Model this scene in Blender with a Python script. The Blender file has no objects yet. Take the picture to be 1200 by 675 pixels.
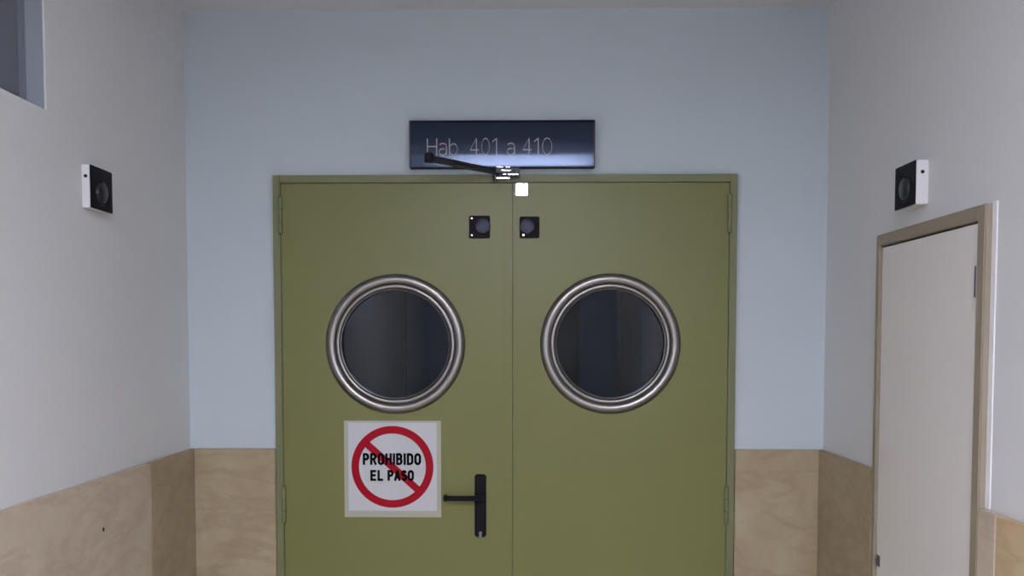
import bpy, bmesh, math
from math import pi, sin, cos, radians as R
from mathutils import Vector, Matrix

SC = bpy.context.scene
COL = SC.collection

# ------------------------------------------------------------------ camera
D, EYE = 3.3168, 1.63
cam = bpy.data.objects.new('camera', bpy.data.cameras.new('camera'))
COL.objects.link(cam)
cam.location = (0, -D, EYE)
cam.rotation_euler = (pi/2 - 0.0516, 0.0001, 0.0179)
cam.data.sensor_width = 36
cam.data.lens = 36 * 1100 / 1200
cam.data.shift_x = (600 - 593.8) / 1200
cam.data.shift_y = (455.8 - 337.5) / 1200
cam.data.clip_start = 0.02
SC.camera = cam

# ------------------------------------------------------------------ exposure, world, lamps
vs = SC.view_settings
vs.view_transform = 'Standard'; vs.look = 'None'; vs.gamma = 1; vs.use_curve_mapping = False
vs.exposure = 0.0
LAMP = 119            # strength of the ceiling lamp just behind the camera
LAMP_FILL = 30         # added fill lamp further down the corridor, out of view
LAMP_WARD_FILL = 8.0      # dim lamp added to lift the ward behind the portholes
W = bpy.data.worlds.new('world'); SC.world = W; W.use_nodes = True
W.node_tree.nodes['Background'].inputs[0].default_value = (0.19, 0.205, 0.26, 1)
W.node_tree.nodes['Background'].inputs[1].default_value = 1.0

# ------------------------------------------------------------------ materials
def s2l(c):
    return tuple(((v/255)/12.92 if v/255 <= .04045 else ((v/255+.055)/1.055)**2.4) for v in c) + (1,)
def mat(name, rgb, rough=.6, metal=0, spec=.5, bump=None, vary=None, emit=None, coat=0):
    m = bpy.data.materials.new(name); m.use_nodes = True
    nt = m.node_tree; b = nt.nodes['Principled BSDF']
    b.inputs['Base Color'].default_value = s2l(rgb)
    b.inputs['Roughness'].default_value = rough
    b.inputs['Metallic'].default_value = metal
    b.inputs['Specular IOR Level'].default_value = spec
    b.inputs['Coat Weight'].default_value = coat
    tc = nt.nodes.new('ShaderNodeTexCoord')
    if vary:                                   # (scale, rgb2, contrast)
        n = nt.nodes.new('ShaderNodeTexNoise'); n.inputs['Scale'].default_value = vary[0]; n.inputs['Detail'].default_value = 4
        mx = nt.nodes.new('ShaderNodeMix'); mx.data_type = 'RGBA'
        mx.inputs[6].default_value = s2l(rgb); mx.inputs[7].default_value = s2l(vary[1])
        nt.links.new(tc.outputs['Object'], n.inputs['Vector'])
        nt.links.new(n.outputs['Fac'], mx.inputs[0]); nt.links.new(mx.outputs[2], b.inputs['Base Color'])
    if bump:                                   # (scale xyz, strength, distance)
        mp = nt.nodes.new('ShaderNodeMapping'); mp.inputs['Scale'].default_value = bump[0]
        n = nt.nodes.new('ShaderNodeTexNoise'); n.inputs['Scale'].default_value = 1; n.inputs['Detail'].default_value = 3
        bp = nt.nodes.new('ShaderNodeBump'); bp.inputs['Strength'].default_value = bump[1]; bp.inputs['Distance'].default_value = bump[2]
        nt.links.new(tc.outputs['Object'], mp.inputs[0]); nt.links.new(mp.outputs[0], n.inputs['Vector'])
        nt.links.new(n.outputs['Fac'], bp.inputs['Height']); nt.links.new(bp.outputs[0], b.inputs['Normal'])
    if emit:
        b.inputs['Emission Color'].default_value = s2l(emit[0]); b.inputs['Emission Strength'].default_value = emit[1]
    return m

def marble(name, c1, c2, vein):
    m = bpy.data.materials.new(name); m.use_nodes = True
    nt = m.node_tree; b = nt.nodes['Principled BSDF']; N = nt.nodes.new; L = nt.links.new
    tc = N('ShaderNodeTexCoord')
    n1 = N('ShaderNodeTexNoise'); n1.inputs['Scale'].default_value = 7; n1.inputs['Detail'].default_value = 9; n1.inputs['Roughness'].default_value = .65; n1.inputs['Distortion'].default_value = .3
    L(tc.outputs['Object'], n1.inputs['Vector'])
    mx = N('ShaderNodeMix'); mx.data_type = 'RGBA'; mx.inputs[6].default_value = s2l(c1); mx.inputs[7].default_value = s2l(c2)
    r1 = N('ShaderNodeValToRGB'); r1.color_ramp.elements[0].position = .35; r1.color_ramp.elements[1].position = .68
    L(n1.outputs['Fac'], r1.inputs[0]); L(r1.outputs[0], mx.inputs[0])
    mp = N('ShaderNodeMapping'); mp.inputs['Scale'].default_value = (.8, .8, 2.4); mp.inputs['Rotation'].default_value = (.3, .35, 0)
    L(tc.outputs['Object'], mp.inputs[0])
    n2 = N('ShaderNodeTexNoise'); n2.inputs['Scale'].default_value = 3.6; n2.inputs['Detail'].default_value = 10; n2.inputs['Roughness'].default_value = .62; n2.inputs['Distortion'].default_value = .5
    L(mp.outputs[0], n2.inputs['Vector'])
    sub = N('ShaderNodeMath'); sub.operation = 'SUBTRACT'; sub.inputs[1].default_value = .5
    ab = N('ShaderNodeMath'); ab.operation = 'ABSOLUTE'
    L(n2.outputs['Fac'], sub.inputs[0]); L(sub.outputs[0], ab.inputs[0])
    r2 = N('ShaderNodeValToRGB'); r2.color_ramp.elements[0].position = 0; r2.color_ramp.elements[0].color = (.38, .38, .38, 1)
    r2.color_ramp.elements[1].position = .055; r2.color_ramp.elements[1].color = (0, 0, 0, 1)
    L(ab.outputs[0], r2.inputs[0])
    m2 = N('ShaderNodeMix'); m2.data_type = 'RGBA'; m2.inputs[7].default_value = s2l(vein)
    L(r2.outputs[0], m2.inputs[0]); L(mx.outputs[2], m2.inputs[6]); L(m2.outputs[2], b.inputs['Base Color'])
    b.inputs['Roughness'].default_value = .38; b.inputs['Specular IOR Level'].default_value = .35
    return m

def pane(name, tint, reflect=1.0):
    m = bpy.data.materials.new(name); m.use_nodes = True
    nt = m.node_tree; nt.nodes.clear(); N = nt.nodes.new; L = nt.links.new
    out = N('ShaderNodeOutputMaterial'); mix = N('ShaderNodeMixShader'); tr = N('ShaderNodeBsdfTransparent'); gl = N('ShaderNodeBsdfGlossy')
    fr = N('ShaderNodeFresnel'); fr.inputs[0].default_value = 1.3
    tr.inputs[0].default_value = s2l(tint); gl.inputs['Roughness'].default_value = .04
    gl.inputs[0].default_value = (reflect, reflect, reflect, 1)
    L(fr.outputs[0], mix.inputs[0]); L(tr.outputs[0], mix.inputs[1]); L(gl.outputs[0], mix.inputs[2]); L(mix.outputs[0], out.inputs[0])
    return m

plaster = ((60, 60, 220), .12, .004)
M_back = mat('blue_plaster', (194, 206, 213), .75, spec=.3, bump=plaster, vary=(2.5, (190, 203, 210)))
M_side = mat('lilac_plaster', (222, 224, 226), .75, spec=.3, bump=plaster, vary=(2.5, (218, 220, 223)))
M_ceil = mat('ceiling_paint', (220, 222, 226), .8, spec=.2)
M_floor = mat('terrazzo_floor', (172, 160, 145), .35, vary=(60, (140, 128, 115)))
M_marble = marble('beige_marble', (172, 161, 135), (162, 145, 119), (144, 124, 99))
M_marble_pale = marble('pale_pinkish_marble', (203, 192, 174), (196, 178, 160), (172, 150, 132))
M_marble_warm = marble('warm_orange_marble', (206, 190, 156), (204, 172, 138), (172, 142, 110))
M_green = mat('green_door_paint', (118, 121, 73), .34, spec=.33, bump=((140, 140, 140), .05, .001), vary=(3, (116, 118, 72)))
M_frame = mat('grey_green_frame_paint', (113, 117, 82), .45)
M_steel = mat('stainless_steel', (134, 132, 130), .3, metal=1, bump=((30, 30, 30), .04, .001))
M_chrome = mat('polished_steel', (225, 225, 228), .1, metal=1)
M_dsteel = mat('dull_steel', (120, 120, 132), .35, metal=1)
M_black = mat('black_plastic', (16, 16, 24), .5, spec=.12)
M_blackm = mat('black_handle_paint', (14, 13, 20), .45, spec=.15)
M_arm = mat('dark_closer_arm_metal', (56, 58, 64), .4, metal=.6)
M_magnet = mat('magnet_metal', (64, 64, 78), .45, metal=.7, spec=.2)
M_white = mat('white_plastic', (226, 226, 228), .45)
M_rubber = mat('dark_gap_seal', (22, 24, 18), .8)
M_groove_shade = mat('painted_groove_shade', (46, 45, 44), .7, spec=.2)  # dark tone standing for shade inside the porthole ring grooves
M_paper = mat('white_sign_card', (193, 197, 202), .5)
M_sleeve = mat('clear_sleeve_edge', (168, 170, 156), .3)
M_red = mat('sign_red', (158, 10, 34), .6, spec=.15)
M_ink = mat('sign_black_ink', (10, 12, 24), .6, spec=.1)
M_ind = mat('dark_anodised_sign', (44, 58, 80), .15, metal=.5, spec=.5)
M_let = mat('sign_letter_grey', (176, 166, 168), .5)
M_closet = mat('cream_laminate', (233, 230, 226), .5, vary=(6, (229, 225, 222)))
M_cframe = mat('beige_frame_paint', (149, 139, 122), .5)
M_cedge = mat('leaf_edge', (205, 192, 190), .5)
M_winfr = mat('window_frame_grey', (120, 126, 138), .5)
M_jamb = mat('grey_blue_jamb', (150, 158, 168), .6)
M_strip = mat('white_strip', (240, 240, 243), .45)
M_dark = mat('dark_hole', (30, 26, 24), .8)
M_glass = pane('porthole_glass', (150, 165, 180))
M_wglass = mat('frosted_window_glass', (110, 114, 125), .35)
M_lamp = mat('lamp_diffuser', (240, 240, 240), .5, emit=((239, 240, 255), LAMP))
M_lamp2 = mat('fill_lamp_diffuser', (240, 240, 240), .5, emit=((255, 244, 236), LAMP_FILL))
M_lamp3 = mat('ward_fill_lamp', (200, 210, 220), .5, emit=((150, 190, 230), LAMP_WARD_FILL))
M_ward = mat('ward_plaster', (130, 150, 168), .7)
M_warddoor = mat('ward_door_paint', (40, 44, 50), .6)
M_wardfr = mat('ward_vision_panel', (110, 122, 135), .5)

# ------------------------------------------------------------------ mesh helpers
class MB:
    def __init__(s): s.bm = bmesh.new()
    def box(s, x0, x1, y0, y1, z0, z1, bev=0, seg=2):
        r = bmesh.ops.create_cube(s.bm, size=1)
        vs_ = r['verts']
        for v in vs_:
            v.co = Vector(((x0+x1)/2 + v.co.x*(x1-x0), (y0+y1)/2 + v.co.y*(y1-y0), (z0+z1)/2 + v.co.z*(z1-z0)))
        if bev:
            es = list({e for v in vs_ for e in v.link_edges})
            bmesh.ops.bevel(s.bm, geom=es, offset=bev, segments=seg, affect='EDGES', clamp_overlap=True)
        return s
    def bar(s, a, b, w, h, bev=0):             # rectangular bar from a to b, w sideways, h along z-ish
        a, b = Vector(a), Vector(b); d = b-a; L = d.length; q = d.to_track_quat('X', 'Z')
        r = bmesh.ops.create_cube(s.bm, size=1); vs_ = r['verts']
        for v in vs_:
            v.co = Vector((v.co.x*L, v.co.y*w, v.co.z*h))
        if bev:
            es = list({e for v in vs_ for e in v.link_edges})
            rr = bmesh.ops.bevel(s.bm, geom=es, offset=bev, segments=2, affect='EDGES', clamp_overlap=True)
            vs_ = list({v for f in rr['faces'] for v in f.verts} | {v for v in vs_ if v.is_valid})
        for v in vs_: v.co = (a+b)/2 + q @ v.co
        return s
    def cyl(s, a, b, r, r2=None, n=24):
        a, b = Vector(a), Vector(b); d = b-a
        mtx = Matrix.Translation((a+b)/2) @ d.to_track_quat('Z', 'Y').to_matrix().to_4x4()
        bmesh.ops.create_cone(s.bm, cap_ends=True, segments=n, radius1=r, radius2=r if r2 is None else r2, depth=d.length, matrix=mtx)
        return s
    def lathe(s, c, prof, axis='Y', n=96, cap=False):   # prof: (radius, offset) ; revolves about axis through c
        c = Vector(c); rings = []
        for r, o in prof:
            ring = []
            for k in range(n):
                t = 2*pi*k/n
                if axis == 'Y': p = Vector((r*cos(t), o, r*sin(t)))
                elif axis == 'X': p = Vector((o, r*cos(t), r*sin(t)))
                else: p = Vector((r*cos(t), r*sin(t), o))
                ring.append(s.bm.verts.new(c+p))
            rings.append(ring)
        for i in range(len(rings)-1):
            for k in range(n):
                s.bm.faces.new((rings[i][k], rings[i][(k+1) % n], rings[i+1][(k+1) % n], rings[i+1][k]))
        if cap:
            s.bm.faces.new(rings[0]); s.bm.faces.new(rings[-1])
        return s
    def sweep_x(s, prof, x0, x1):              # closed (y,z) profile extruded along x
        a = [s.bm.verts.new((x0, y, z)) for y, z in prof]; b = [s.bm.verts.new((x1, y, z)) for y, z in prof]
        n = len(prof)
        for k in range(n): s.bm.faces.new((a[k], a[(k+1) % n], b[(k+1) % n], b[k]))
        s.bm.faces.new(a); s.bm.faces.new(b)
        return s
    def holed(s, x0, x1, z0, z1, cx, cz, r, y0, y1, n=72):   # slab with a round hole
        angs = [2*pi*k/n for k in range(n)]
        for X in (x0, x1):
            for Z in (z0, z1):
                t = math.atan2(Z-cz, X-cx) % (2*pi)
                i = min(range(n), key=lambda k: abs(angs[k]-t)); angs[i] = t
        angs.sort()
        def edge(t):
            dx, dz = cos(t), sin(t)
            k = min([(x1-cx)/dx if dx > 1e-9 else 1e9, (x0-cx)/dx if dx < -1e-9 else 1e9, (z1-cz)/dz if dz > 1e-9 else 1e9, (z0-cz)/dz if dz < -1e-9 else 1e9])
            return cx+dx*k, cz+dz*k
        L = []
        for y in (y0, y1):
            L.append([s.bm.verts.new((edge(t)[0], y, edge(t)[1])) for t in angs])
            L.append([s.bm.verts.new((cx+r*cos(t), y, cz+r*sin(t))) for t in angs])
        m = len(angs)
        for k in range(m):
            j = (k+1) % m
            s.bm.faces.new((L[0][k], L[0][j], L[1][j], L[1][k]))
            s.bm.faces.new((L[2][k], L[3][k], L[3][j], L[2][j]))
            s.bm.faces.new((L[1][k], L[1][j], L[3][j], L[3][k]))
            s.bm.faces.new((L[0][k], L[2][k], L[2][j], L[0][j]))
        return s
    def build(s, name, m, parent=None, smooth=None):
        bmesh.ops.recalc_face_normals(s.bm, faces=s.bm.faces)
        me = bpy.data.meshes.new(name); s.bm.to_mesh(me); s.bm.free()
        if smooth is not None:
            for p in me.polygons: p.use_smooth = True
            me.set_sharp_from_angle(angle=R(smooth))
        me.materials.append(m)
        o = bpy.data.objects.new(name, me); COL.objects.link(o)
        if parent: o.parent = parent
        return o

def tag(o, label=None, cat=None, group=None, kind=None):
    if label: o['label'] = label
    if cat: o['category'] = cat
    if group: o['group'] = group
    if kind: o['kind'] = kind
    return o
def root(name, loc, label, cat, group=None, kind=None):
    o = bpy.data.objects.new(name, None); COL.objects.link(o); o.location = loc; o.empty_display_size = .05
    return tag(o, label, cat, group, kind)
def adopt(r, *obs):                            # parent world-space meshes to a thing placed at its own base
    for o in obs:
        o.parent = r
        o.data.transform(Matrix.Translation(-r.location))

# ------------------------------------------------------------------ measures
XL, XR = -1.1891, 1.0572       # side wall faces
H = 2.777                      # ceiling
HW = 1.246                     # top of the marble
YB = -8.0                      # far end of this corridor, behind the camera
FX0, FX1, FZ = -0.877, 0.741, 2.206      # double door frame, outer
T = 0.12

# ------------------------------------------------------------------ setting
def S(name, mb, m, label=None, cat=None, smooth=None):
    return tag(mb.build(name, m, None, smooth), label, cat, None, 'structure')
S('floor', MB().box(-2.2, 2.2, YB-.2, 4.4, -.1, 0), M_floor)
S('ceiling', MB().box(XL-T, XR+T, YB-.2, 0, H, H+.1).box(-2.2, 2.2, 0, 4.4, H, H+.1), M_ceil)
b = MB(); b.box(-2.1, FX0, 0, T, 0, H); b.box(FX1, 2.1, 0, T, 0, H); b.box(FX0, FX1, 0, T, FZ, H)
S('wall_back', b, M_back)
WY0, WY1, WZ0, WZ1 = -2.1, -0.975, 2.203, 2.66     # high window in the left wall
b = MB()
b.box(XL-T, XL, YB, WY0, 0, H); b.box(XL-T, XL, WY1, 0, 0, H); b.box(XL-T, XL, WY0, WY1, 0, WZ0); b.box(XL-T, XL, WY0, WY1, WZ1, H)
S('wall_left', b, M_side)
CY0, CY1, CZ = -1.167, -0.513, 1.9385              # closet frame, outer
b = MB()
b.box(XR, XR+T, YB, CY0+.012, 0, H); b.box(XR, XR+T, CY1-.012, 0, 0, H); b.box(XR, XR+T, CY0+.012, CY1-.012, CZ-.012, H); b.box(XR+T, XR+T+.03, CY0, CY1, 0, CZ)
S('wall_right', b, M_side)
S('wall_front', MB().box(XL-T, XR+T, YB-T, YB, 0, H), M_side)

# marble wainscot, slab by slab
g = .0012; th = .018
slabs = [
    ('y', XL, XL+th, -.4066+g, 0), ('y', XL, XL+th, -1.75, -.4066-g), ('y', XL, XL+th, -3.1, -1.75-2*g),
    ('y', XR-th, XR, CY1+.001, 0), ('y', XR-th, XR, -1.25+g, CY0-.001), ('y', XR-th, XR, -2.6, -1.25-g),
]
n = 0
for i, (_, x0, x1, y0, y1) in enumerate(slabs):
    n += 1
    o = S('trim_%d' % n, MB().box(x0, x1, y0, y1, 0, HW, .003), (M_marble, M_marble_pale, M_marble_pale, M_marble, M_marble_pale, M_marble_warm)[i])
    if i == 1:
        hole = MB().cyl((x1-.004, -.7432, 1.104), (x1+.0006, -.7432, 1.104), .006).build('fixing_hole', M_dark, o)
for x0, x1 in ((XL+th+.0005, FX0-.004), (FX1+.004, XR-th-.0005)):
    n += 1
    S('trim_%d' % n, MB().box(x0, x1, -th, 0, 0, HW, .003), M_marble)

# ------------------------------------------------------------------ high window, left wall
w = root('window_1', (XL, (WY0+WY1)/2, WZ0), 'high grey window recessed in the left wall', 'window', kind='structure')
fr = MB(); xg = XL-.072
fr.box(xg, xg+.03, WY0, WY0+.04, WZ0, WZ1, .003); fr.box(xg, xg+.03, WY1-.012, WY1, WZ0, WZ1, .003)
fr.box(xg, xg+.03, WY0, WY1, WZ0, WZ0+.02, .003); fr.box(xg, xg+.03, WY0, WY1, WZ1-.03, WZ1, .003)
fr = fr.build('window_frame', M_winfr)
gl = MB().box(xg+.01, xg+.016, WY0+.03, WY1-.010, WZ0+.01, WZ1-.02).build('glass', M_wglass)
ar = MB(); e = .004; aw = .042
ar.box(XL, XL+e, WY1, WY1+aw, WZ0, WZ1+aw, .0015); ar.box(XL, XL+e, WY0-aw, WY0, WZ0, WZ1+aw, .0015)
ar.box(XL, XL+e, WY0-aw, WY1+aw, WZ1, WZ1+aw, .0015)
ar = ar.build('plaster_surround', M_side)
jl = MB().box(XL-T, XL-.0005, WY1-.004, WY1, WZ0, WZ1).build('jamb_sheet', M_jamb)  # thin sheet over the far jamb, darker grey-blue than the wall
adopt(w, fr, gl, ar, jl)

# ------------------------------------------------------------------ green steel double door
JW = 0.026
fr = MB()
n += 1
for x0, x1 in ((FX0, FX0+JW), (FX1-JW, FX1)):
    fr.box(x0, x1, -.024, T+.01, 0, FZ, .002)
fr.box(FX0+JW, FX1-JW, -.024, T+.01, FZ-.027, FZ, .002)
S('trim_%d' % n, fr, M_frame, 'grey green steel frame around the double door', 'door frame')

YF = -.018           # front face of the leaves
SEAM = -.0385
LT = FZ-.029         # top of the leaves
PR = .1875           # porthole clear radius
def porthole(parent, cx, cz):
    prof = [(.246, .001), (.2455, -.004), (.242, -.010), (.236, -.0145), (.229, -.0165), (.221, -.016), (.2145, -.0130), (.2120, -.0105), (.2118, -.0030), (.2090, -.0030), (.2088, -.0085),
            (.206, -.0100), (.202, -.0105), (.1980, -.0095), (.1965, -.0080), (.1963, -.0030), (.1930, -.0030), (.1928, -.0080), (.1915, -.0095), (.190, -.0090), (.189, -.0050), (.1885, .004), (.1885, .024)]
    ring = MB().lathe((cx, YF, cz), prof).build('porthole_ring', M_steel, None, 40)
    sl1 = MB().lathe((cx, YF, cz), [(.2119, -.0030), (.2119, -.0092), (.2089, -.0092), (.2089, -.0030)]).build('groove_shade', M_groove_shade)  # both dark rings paint shade into the steel grooves
    sl2 = MB().lathe((cx, YF, cz), [(.1964, -.0030), (.1964, -.0072), (.1929, -.0072), (.1929, -.0030)]).build('groove_shade', M_groove_shade)
    gls = MB().lathe((cx, YF, cz), [(.0005, .012), (.189, .012), (.189, .018), (.0005, .018)], cap=True).build('porthole_glass', M_glass)
    adopt(parent, ring)
    for c in (sl1, sl2, gls):
        c.parent = ring; c.data.transform(Matrix.Translation(-parent.location))
def hinge(parent, x, z0, z1):
    s = 1 if x > 0 else -1
    k = MB(); zz = (z1-z0)/3
    for i in range(3):
        k.cyl((x, YF-.008, z0+i*zz+.001), (x, YF-.008, z0+(i+1)*zz-.001), .0075, n=16)
    k.cyl((x, YF-.008, z0-.004), (x, YF-.008, z0), .005, .0075, n=16); k.cyl((x, YF-.008, z1), (x, YF-.008, z1+.004), .0075, .005, n=16)
    k.box(min(x, x-s*.0)-.001, x+.001, YF-.008, YF+.02, z0, z1)
    adopt(parent, k.build('hinge', M_frame, None, 40))
def holder_plate(parent, cx, cz, w_, h_, ox):
    p = MB().box(cx-w_/2, cx+w_/2, YF-.010, YF, cz-h_/2, cz+h_/2, .0025).build('holder_plate', M_black)
    dx = cx+ox
    a = MB().lathe((dx, YF-.010, cz+.002), [(.0003, -.014), (.022, -.014), (.0255, -.0125), (.0265, -.009), (.0265, 0), (.0003, 0)], n=48, cap=True).build('armature_disc', M_magnet, None, 40)
    sc = MB()
    for sz in (-1, 1):
        q = cx-(w_/2-.010) if ox >= 0 else cx-(w_/2-.013)
        if ox < 0 and sz > 0: continue
        sc.cyl((q, YF-.0125, cz+sz*(h_/2-.010)), (q, YF-.010, cz+sz*(h_/2-.010)), .0035, n=12)
    sc = sc.build('screw', M_chrome)
    adopt(parent, p)
    for c in (a, sc):
        c.parent = p; c.data.transform(Matrix.Translation(-parent.location))

# left leaf (active, with handle)
d1 = root('door_1', (FX0+JW, 0, 0.0), 'left leaf of the green steel double door, with black handle and prohibition notice', 'door', kind='structure')
lp = MB(); lx0, lx1 = FX0+JW+.0015, SEAM-.0007
lp.holed(lx0, -.068, .008, LT, -.4505, 1.616, PR+.004, YF, YF+.045)
lp.box(-.068, lx1, YF+.003, YF+.045, .008, LT, .001)
lp = lp.build('leaf_panel', M_green)
adopt(d1, lp)
porthole(d1, -.4505, 1.617)
hinge(d1, FX0+JW+.001, 2.005, 2.13); hinge(d1, FX0+JW+.001, .985, 1.115)
holder_plate(d1, -.1537, 2.025, .073, .078, .012)
# handle
hp = MB().box(-.1725, -.1315, YF-.011, YF, .934, 1.158, .005, 3).build('handle_plate', M_blackm, None, 35)
lv = MB()
lv.cyl((-.152, YF-.011, 1.081), (-.152, YF-.052, 1.081), .0105)
lv.box(-.276, -.142, YF-.062, YF-.044, 1.0715, 1.0885, .004, 3)
lv.box(-.2795, -.266, YF-.062, YF-.022, 1.0690, 1.0915, .004, 3)
lv = lv.build('lever', M_blackm, None, 35)
kc = MB().cyl((-.152, YF-.013, .949), (-.152, YF-.010, .949), .006).cyl((-.152, YF-.013, .938), (-.152, YF-.010, .938), .0055).build('key_cylinder', M_dsteel)
adopt(d1, hp)
for c in (lv, kc):
    c.parent = hp; c.data.transform(Matrix.Translation(-d1.location))
kc['label'] = 'small metal key cylinder'

# right leaf
d2 = root('door_2', (FX1-JW, 0, 0), 'right leaf of the green steel double door, without handle', 'door', kind='structure')
rp = MB()
rp.holed(-.024, FX1-JW-.0015, .008, LT, .3040, 1.618, PR+.004, YF, YF+.045)
rp.box(SEAM+.0007, -.024, YF+.003, YF+.045, .008, LT, .001)
rp = rp.build('leaf_panel', M_green)
adopt(d2, rp)
porthole(d2, .3040, 1.618)
hinge(d2, FX1-JW-.001, 2.005, 2.135); hinge(d2, FX1-JW-.001, .985, 1.115)
holder_plate(d2, .0204, 2.0235, .069, .074, -.008)

# ------------------------------------------------------------------ prohibition notice
SX, SZ, YS = -.4631, 1.1832, YF
sg = root('prohibition_sign', (SX, YS, SZ), 'square white notice with red no entry circle reading PROHIBIDO EL PASO below the left porthole', 'sign')
sl = MB().box(-.172, .172, -.0018, -.0002, -.180, .164, .0006).build('clear_sleeve', M_sleeve, sg)
cd = MB().box(-.1565, .1565, -.0030, -.0018, -.157, .157, .0004).build('card', M_paper, sg)
ci = MB(); ri, ro = .1185, .1455; N = 96
ccx, ccz = -.0005, .000
def band(mb, y0, y1):
    A = []
    for y in (y0, y1):
        for r in (ri, ro):
            A.append([mb.bm.verts.new((ccx+r*cos(2*pi*k/N), y, ccz+r*sin(2*pi*k/N))) for k in range(N)])
    for k in range(N):
        j = (k+1) % N
        for p, q in ((0, 1), (1, 3), (3, 2), (2, 0)):
            mb.bm.faces.new((A[p][k], A[p][j], A[q][j], A[q][k]))
band(ci, -.0036, -.0030)
ci.build('red_ring', M_red, sg)
c45 = ri+.008
a_ = R(138)
MB().bar((ccx+c45*cos(a_), -.0034, ccz+c45*sin(a_)), (ccx-c45*cos(a_), -.0034, ccz-c45*sin(a_)), .0006, .0255).build('red_slash', M_red, sg)
# heavy condensed capitals, drawn as strokes in a box .0 to w wide and 0 to 1 high
def cap(cx, cz, rx, rz, a0, a1, n_=12):
    return [(cx+rx*cos(R(a0+(a1-a0)*k/n_)), cz+rz*sin(R(a0+(a1-a0)*k/n_))) for k in range(n_+1)]
BOLD = {
 'P': (.46, [[(0, 0), (0, 1)], [(0, 1), (.24, 1)] + cap(.24, .74, .22, .26, 90, -90) + [(0, .48)]]),
 'R': (.48, [[(0, 0), (0, 1)], [(0, 1), (.24, 1)] + cap(.24, .75, .22, .25, 90, -90) + [(0, .50)], [(.24, .5), (.48, 0)]]),
 'O': (.50, [cap(.25, .70, .25, .30, 0, 180) + cap(.25, .30, .25, .30, 180, 360) + [(.50, .70)]]),
 'H': (.48, [[(0, 0), (0, 1)], [(.48, 0), (.48, 1)], [(0, .52), (.48, .52)]]),
 'I': (.0, [[(0, 0), (0, 1)]]),
 'B': (.48, [[(0, 0), (0, 1)], [(0, 1), (.24, 1)] + cap(.24, .765, .20, .235, 90, -90) + [(0, .53)], [(.22, .53)] + cap(.22, .265, .25, .265, 90, -90) + [(0, 0)]]),
 'D': (.48, [[(0, 0), (0, 1)], [(0, 1), (.2, 1)] + cap(.20, .72, .28, .28, 90, 0) + cap(.20, .28, .28, .28, 0, -90) + [(0, 0)]]),
 'E': (.38, [[(0, 0), (0, 1)], [(0, 1), (.38, 1)], [(0, .52), (.34, .52)], [(0, 0), (.38, 0)]]),
 'L': (.36, [[(0, 0), (0, 1)], [(0, 0), (.36, 0)]]),
 'A': (.52, [[(0, 0), (.26, 1)], [(.52, 0), (.26, 1)], [(.1, .28), (.42, .28)]]),
 'S': (.44, [cap(.22, .75, .21, .25, 20, 250) + cap(.22, .26, .22, .26, 70, -160)]),
}
def bold_word(word, x0, x1, z0, z1):
    t = .0084; gap = .36; hh = z1-z0-t
    units = sum(BOLD[c][0] for c in word) + gap*(len(word)-1)
    k = (x1-x0-t)/units; mb = MB(); x = x0+t/2
    for c in word:
        w_, sts = BOLD[c]
        for st in sts:
            for (ax, az), (bx, bz) in zip(st, st[1:]):
                A = Vector((x+ax*k, -.0040, z0+t/2+az*hh)); B = Vector((x+bx*k, -.0040, z0+t/2+bz*hh))
                d_ = (B-A).normalized(); ex = d_*(t*.42 if len(st) == 2 else t*.18)
                nx = Vector((-d_.z, 0, d_.x))*(t/2)
                q = [A-ex-nx, B+ex-nx, B+ex+nx, A-ex+nx]
                lo = [mb.bm.verts.new(p_) for p_ in q]; hi = [mb.bm.verts.new(p_-Vector((0, .0005, 0))) for p_ in q]
                mb.bm.faces.new(lo); mb.bm.faces.new(hi)
                for i_ in range(4): mb.bm.faces.new((lo[i_], lo[(i_+1) % 4], hi[(i_+1) % 4], hi[i_]))
        x += (w_+gap)*k
    mb.build('lettering', M_ink, sg)
bold_word('PROHIBIDO', -.1055, .1015, .0065, .0490)
bold_word('EL', -.0790, -.0330, -.0500, -.0110)
bold_word('PASO', -.0180, .0760, -.0500, -.0110)

# ------------------------------------------------------------------ ward sign over the door
YN = -.002
sn = root('ward_sign', (-.0747, YN, 2.230), 'dark metal nameplate reading Hab. 401 a 410 above the double door', 'sign')
x0, x1 = -.3190, .3190; zt = .1565
# front profile: upper part leans slightly back, lower part very slightly down
front = []
for k in range(25):
    t = k/24; z = zt*(1-t)
    front.append(z)
prof = []; y = -.030
def slope(z):                                # tilt of the surface normal, degrees (+ = looking up)
    u = z/zt
    for (ua, ta), (ub, tb) in zip(TILT, TILT[1:]):
        if u <= ub: return ta + (tb-ta)*(u-ua)/(ub-ua)
    return TILT[-1][1]
TILT = [(0, -3.5), (.05, -1.6), (.25, -1.3), (.31, .5), (.47, 1.1), (.56, 4), (1, 7)]
pts = [(y, 0)]; M_ = 100
for k in range(M_):
    z = zt*(k+.5)/M_
    y += math.tan(R(slope(z)))*zt/M_
    pts.append((y, zt*(k+1)/M_))
prof = [(-.0, 0)] + pts + [(0, zt)]
MB().sweep_x(prof, x0, x1).build('face_panel', M_ind, sn)
def y_at(z):
    k = max(0, min(M_, int(round(z/zt*M_)))); return pts[k][0]
for xx in (x0, x1):
    ym = min(p[0] for p in pts)
    ecp = MB().box(xx-.0022, xx+.0022, ym-.003, 0, -.002, zt+.002, .0008).build('end_cap', M_arm, sn)
MB().box(x0, x1, ym-.0025, 0, zt, zt+.0025, .0005).box(x0, x1, ym-.0025, 0, -.0025, 0, .0005).build('edge_strip', M_black, sn)
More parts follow.
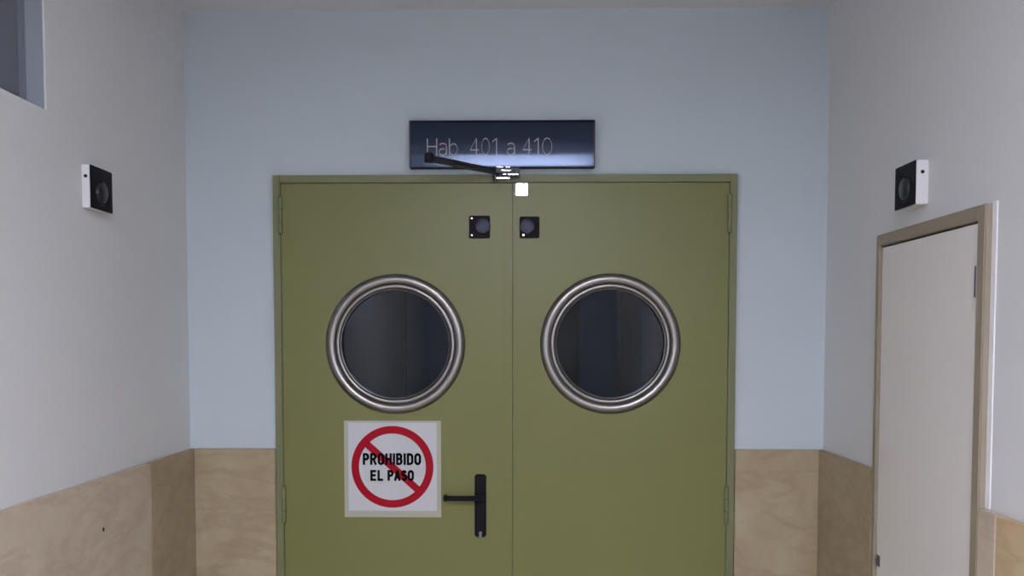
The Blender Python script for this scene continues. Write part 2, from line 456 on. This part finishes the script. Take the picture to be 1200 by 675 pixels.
# engraved style lettering made of thin strokes (unit boxes: x 0..w, z 0..1)
def arc(cx, cz, rx, rz, a0, a1, n_=14):
    return [(cx+rx*cos(R(a0+(a1-a0)*k/n_)), cz+rz*sin(R(a0+(a1-a0)*k/n_))) for k in range(n_+1)]
GL = {
 'H': [[(0, 0), (0, 1)], [(.6, 0), (.6, 1)], [(0, .52), (.6, .52)]],
 'a': [[(.05, .62)] + arc(.25, .52, .22, .18, 130, 0) + [(.47, 0)], arc(.24, .19, .22, .19, 60, 360, 18)],
 'b': [[(0, 0), (0, 1)], arc(.25, .34, .25, .34, 180, -180, 22)],
 '.': [[(.05, 0), (.05, .07)]],
 '4': [[(.42, 0), (.42, 1), (0, .3), (.58, .3)]],
 '0': [arc(.27, .5, .27, .5, 0, 360, 26)],
 '1': [[(0, .78), (.2, 1), (.2, 0)]],
}
lay = [('H', 500.5, 511.5), ('a', 514, 523), ('b', 526.5, 536), ('.', 540, 541.5), ('4', 551, 561), ('0', 564.5, 573.5), ('1', 577, 582),
       ('a', 594, 603), ('4', 613, 623), ('1', 626, 631), ('0', 636, 647)]
gw = {'H': .6, 'a': .47, 'b': .5, '.': .1, '4': .58, '0': .54, '1': .2}
CH = .057; PX = .638/217.0
for word in (lay[:4], lay[4:7], lay[7:8], lay[8:]):
    let = MB()
    for ch, p0, p1 in word:
        gx = -.3190 + (p0-480)*PX; gs = (p1-p0)*PX/gw[ch]
        for st in GL[ch]:
            for (ax, az), (bx, bz) in zip(st, st[1:]):
                za, zb = .041+az*CH, .041+bz*CH
                A = Vector((gx+ax*gs, y_at(za)-.0008, za)); B = Vector((gx+bx*gs, y_at(zb)-.0008, zb))
                if (B-A).length < 1e-5: continue
                let.bar(A, B, .0014, .0034) if abs((B-A).normalized().z) < .8 else let.bar(A, B, .0034, .0014)
    let.build('lettering', M_let, sn)

# ------------------------------------------------------------------ door closer arm on the header
dc = root('door_closer', (-.058, -.024, 2.19), 'folded steel door closer arm with bracket on the header under the dark nameplate', 'door closer')
br = MB()
br.box(-.0500, .0450, -.016, 0, .000, .036, .002)
br.box(-.0420, .0380, -.028, -.016, .006, .031, .002)
br.box(-.0500, .0250, -.040, -.028, .013, .019, .001)
br.box(-.0500, .0250, -.040, -.028, .025, .030, .001)
br.build('bracket', M_arm, dc)
for zz, xa, xb in ((.0335, -.034, -.012), (.0335, -.004, .012), (.022, -.018, .014), (.008, -.012, -.002), (.008, .004, .040), (-.004, -.036, .010)):
    MB().box(xa, xb, -.046, -.026 if zz > 0 else .0, zz-.002, zz+.002, .0008).build('bracket_plate', M_chrome, dc)
MB().cyl((-.030, -.046, .022), (-.030, -.016, .022), .009).cyl((-.040, -.03, -.012), (-.040, -.03, .036), .007).build('pivot', M_arm, dc)
el = (-.2480, -.225, .0345)
MB().bar((-.040, -.034, .024), el, .022, .008, .002).build('upper_arm', M_arm, dc)
MB().bar((-.030, -.030, .013), (el[0]+.004, el[1]+.004, el[2]-.012), .018, .007, .002).build('lower_arm', M_arm, dc)
MB().cyl((el[0], el[1], el[2]-.018), (el[0], el[1], el[2]+.008), .016).cyl((el[0], el[1], el[2]+.008), (el[0], el[1], el[2]+.012), .009).build('elbow_joint', M_black, dc)
sh = MB().box(.031, .072, -.012, .004, -.058, -.017, .002).build('door_shoe', M_chrome, dc); sh['label'] = 'small bright polished shoe plate'

# ------------------------------------------------------------------ magnetic door holders on the side walls
def holder(sgn, wallx, dep, y0, y1, z0, z1, label):
    # sgn +1: box sticks out towards +x
    ym, zm = (y0+y1)/2, (z0+z1)/2
    r = root('magnetic_door_holder', (wallx, ym, zm), label, 'door holder', 'magnetic door holders on the side walls')
    hy, hz = (y1-y0)/2, (z1-z0)/2
    def bx(a, b_): return (min(sgn*a, sgn*b_), max(sgn*a, sgn*b_))
    a, b_ = bx(0, dep-.004)
    MB().box(a, b_, -hy, hy, -hz, hz, .002).build('housing', M_white, r)
    a, b_ = bx(dep-.004, dep)
    MB().box(a, b_, -hy, hy, -hz, hz, .0015).build('face_plate', M_black, r)
    p = [(.0003, sgn*(dep+.005)), (.026, sgn*(dep+.005)), (.029, sgn*(dep+.003)), (.030, sgn*dep), (.034, sgn*dep), (.035, sgn*(dep+.002)), (.037, sgn*dep)]
    MB().lathe((0, .0, -.008), p, axis='X', n=48).build('magnet_disc', M_magnet2, r, 40)
    sx = sgn*dep*.45
    MB().cyl((sx, -hy-.0015, hz*.46), (sx, -hy, hz*.46), .0048, n=16).build('screw', M_dark, r)
M_magnet2 = mat('dark_magnet_face', (52, 52, 60), .3, metal=.5)
holder(1, XL, .026, -.788, -.656, 1.988, 2.103, 'white magnetic door holder with black face on the left wall below the high window')
holder(-1, XR, .036, -.822, -.690, 1.986, 2.101, 'white magnetic door holder with black face on the right wall above the cream closet door')

# ------------------------------------------------------------------ closet door in the right wall
n += 1
fx = XR-.018
fr = MB(); fw = .036
fr.box(fx, XR+T, CY0, CY0+fw, 0, CZ, .003); fr.box(fx, XR+T, CY1-fw*.75, CY1, 0, CZ, .003); fr.box(fx, XR+T, CY0+fw, CY1-fw*.75, CZ-.034, CZ, .003)
# stop behind the leaf
fr.box(XR+.045, XR+.06, CY0+fw, CY1-fw*.75, 0, CZ-.034)
S('trim_%d' % n, fr, M_cframe, 'beige frame around the cream closet door', 'door frame')
n += 1
S('trim_%d' % n, MB().box(XR-.003, XR, CY0-.024, CY0-.0005, HW, CZ+.004, .0015), M_strip)  # thin strip beside the closet frame, whiter than the wall
d3 = root('door_3', (XR, (CY0+CY1)/2, 0), 'narrow cream closet door in the right wall', 'door', kind='structure')
ly0, ly1 = CY0+fw+.003, CY1-fw*.75-.003
lf = MB().box(XR-.010, XR+.028, ly0, ly1, .008, CZ-.039, .0015).build('leaf_panel', M_closet)
adopt(d3, lf)
for z in (1.765, 1.0, .25):
    h_ = MB().cyl((XR-.015, ly0-.001, z-.036), (XR-.015, ly0-.001, z+.036), .0055, n=16).box(XR-.016, XR+.01, ly0-.002, ly0, z-.036, z+.036).build('hinge', M_dsteel, None, 40)
    adopt(d3, h_)
lk = MB().box(XR-.013, XR-.010, ly1-.028, ly1-.004, .965, .998, .001).cyl((XR-.017, ly1-.016, .981), (XR-.010, ly1-.016, .981), .007, n=16).build('lock', M_dsteel)
adopt(d3, lk)

# ------------------------------------------------------------------ the ward beyond the doors (seen dimly through the portholes)
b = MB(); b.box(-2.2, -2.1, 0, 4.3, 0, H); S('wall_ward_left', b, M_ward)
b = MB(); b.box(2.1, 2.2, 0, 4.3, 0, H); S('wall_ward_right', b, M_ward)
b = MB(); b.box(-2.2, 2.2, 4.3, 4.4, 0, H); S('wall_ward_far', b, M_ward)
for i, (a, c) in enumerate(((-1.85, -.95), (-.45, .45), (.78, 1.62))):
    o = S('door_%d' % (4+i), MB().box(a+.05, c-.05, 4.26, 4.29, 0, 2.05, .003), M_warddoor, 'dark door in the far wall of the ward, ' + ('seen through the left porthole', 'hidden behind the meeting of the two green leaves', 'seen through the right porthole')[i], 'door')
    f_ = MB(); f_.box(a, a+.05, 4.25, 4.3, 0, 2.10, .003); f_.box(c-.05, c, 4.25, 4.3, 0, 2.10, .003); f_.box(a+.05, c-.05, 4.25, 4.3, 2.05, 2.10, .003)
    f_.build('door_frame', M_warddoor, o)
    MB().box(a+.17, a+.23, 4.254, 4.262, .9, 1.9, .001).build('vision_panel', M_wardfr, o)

# ------------------------------------------------------------------ ceiling lamps, the last two added as fill
def lamp(x0, x1, y0, y1, m, label):
    r = root('ceiling_light', ((x0+x1)/2, (y0+y1)/2, H), label, 'ceiling light', 'ceiling lights')
    hx, hy = (x1-x0)/2, (y1-y0)/2
    MB().box(-hx, hx, -hy, hy, -.022, -.012).build('diffuser', m, r)
    f = MB(); w_ = .018
    f.box(-hx-w_, hx+w_, hy, hy+w_, -.030, 0, .002).box(-hx-w_, hx+w_, -hy-w_, -hy, -.030, 0, .002)
    f.box(-hx-w_, -hx, -hy, hy, -.030, 0, .002).box(hx, hx+w_, -hy, hy, -.030, 0, .002)
    f.build('frame', M_white, r)
lamp(-.56, .50, -4.15, -3.78, M_lamp, 'wide white ceiling light behind the viewer, nearest the double door')
lamp(-.45, .65, -6.9, -6.5, M_lamp2, 'added dimmer white fill light further down the corridor, out of view')
lamp(-.3, .3, 2.6, 3.2, M_lamp3, 'added dim bluish fill light in the ward beyond the portholes')
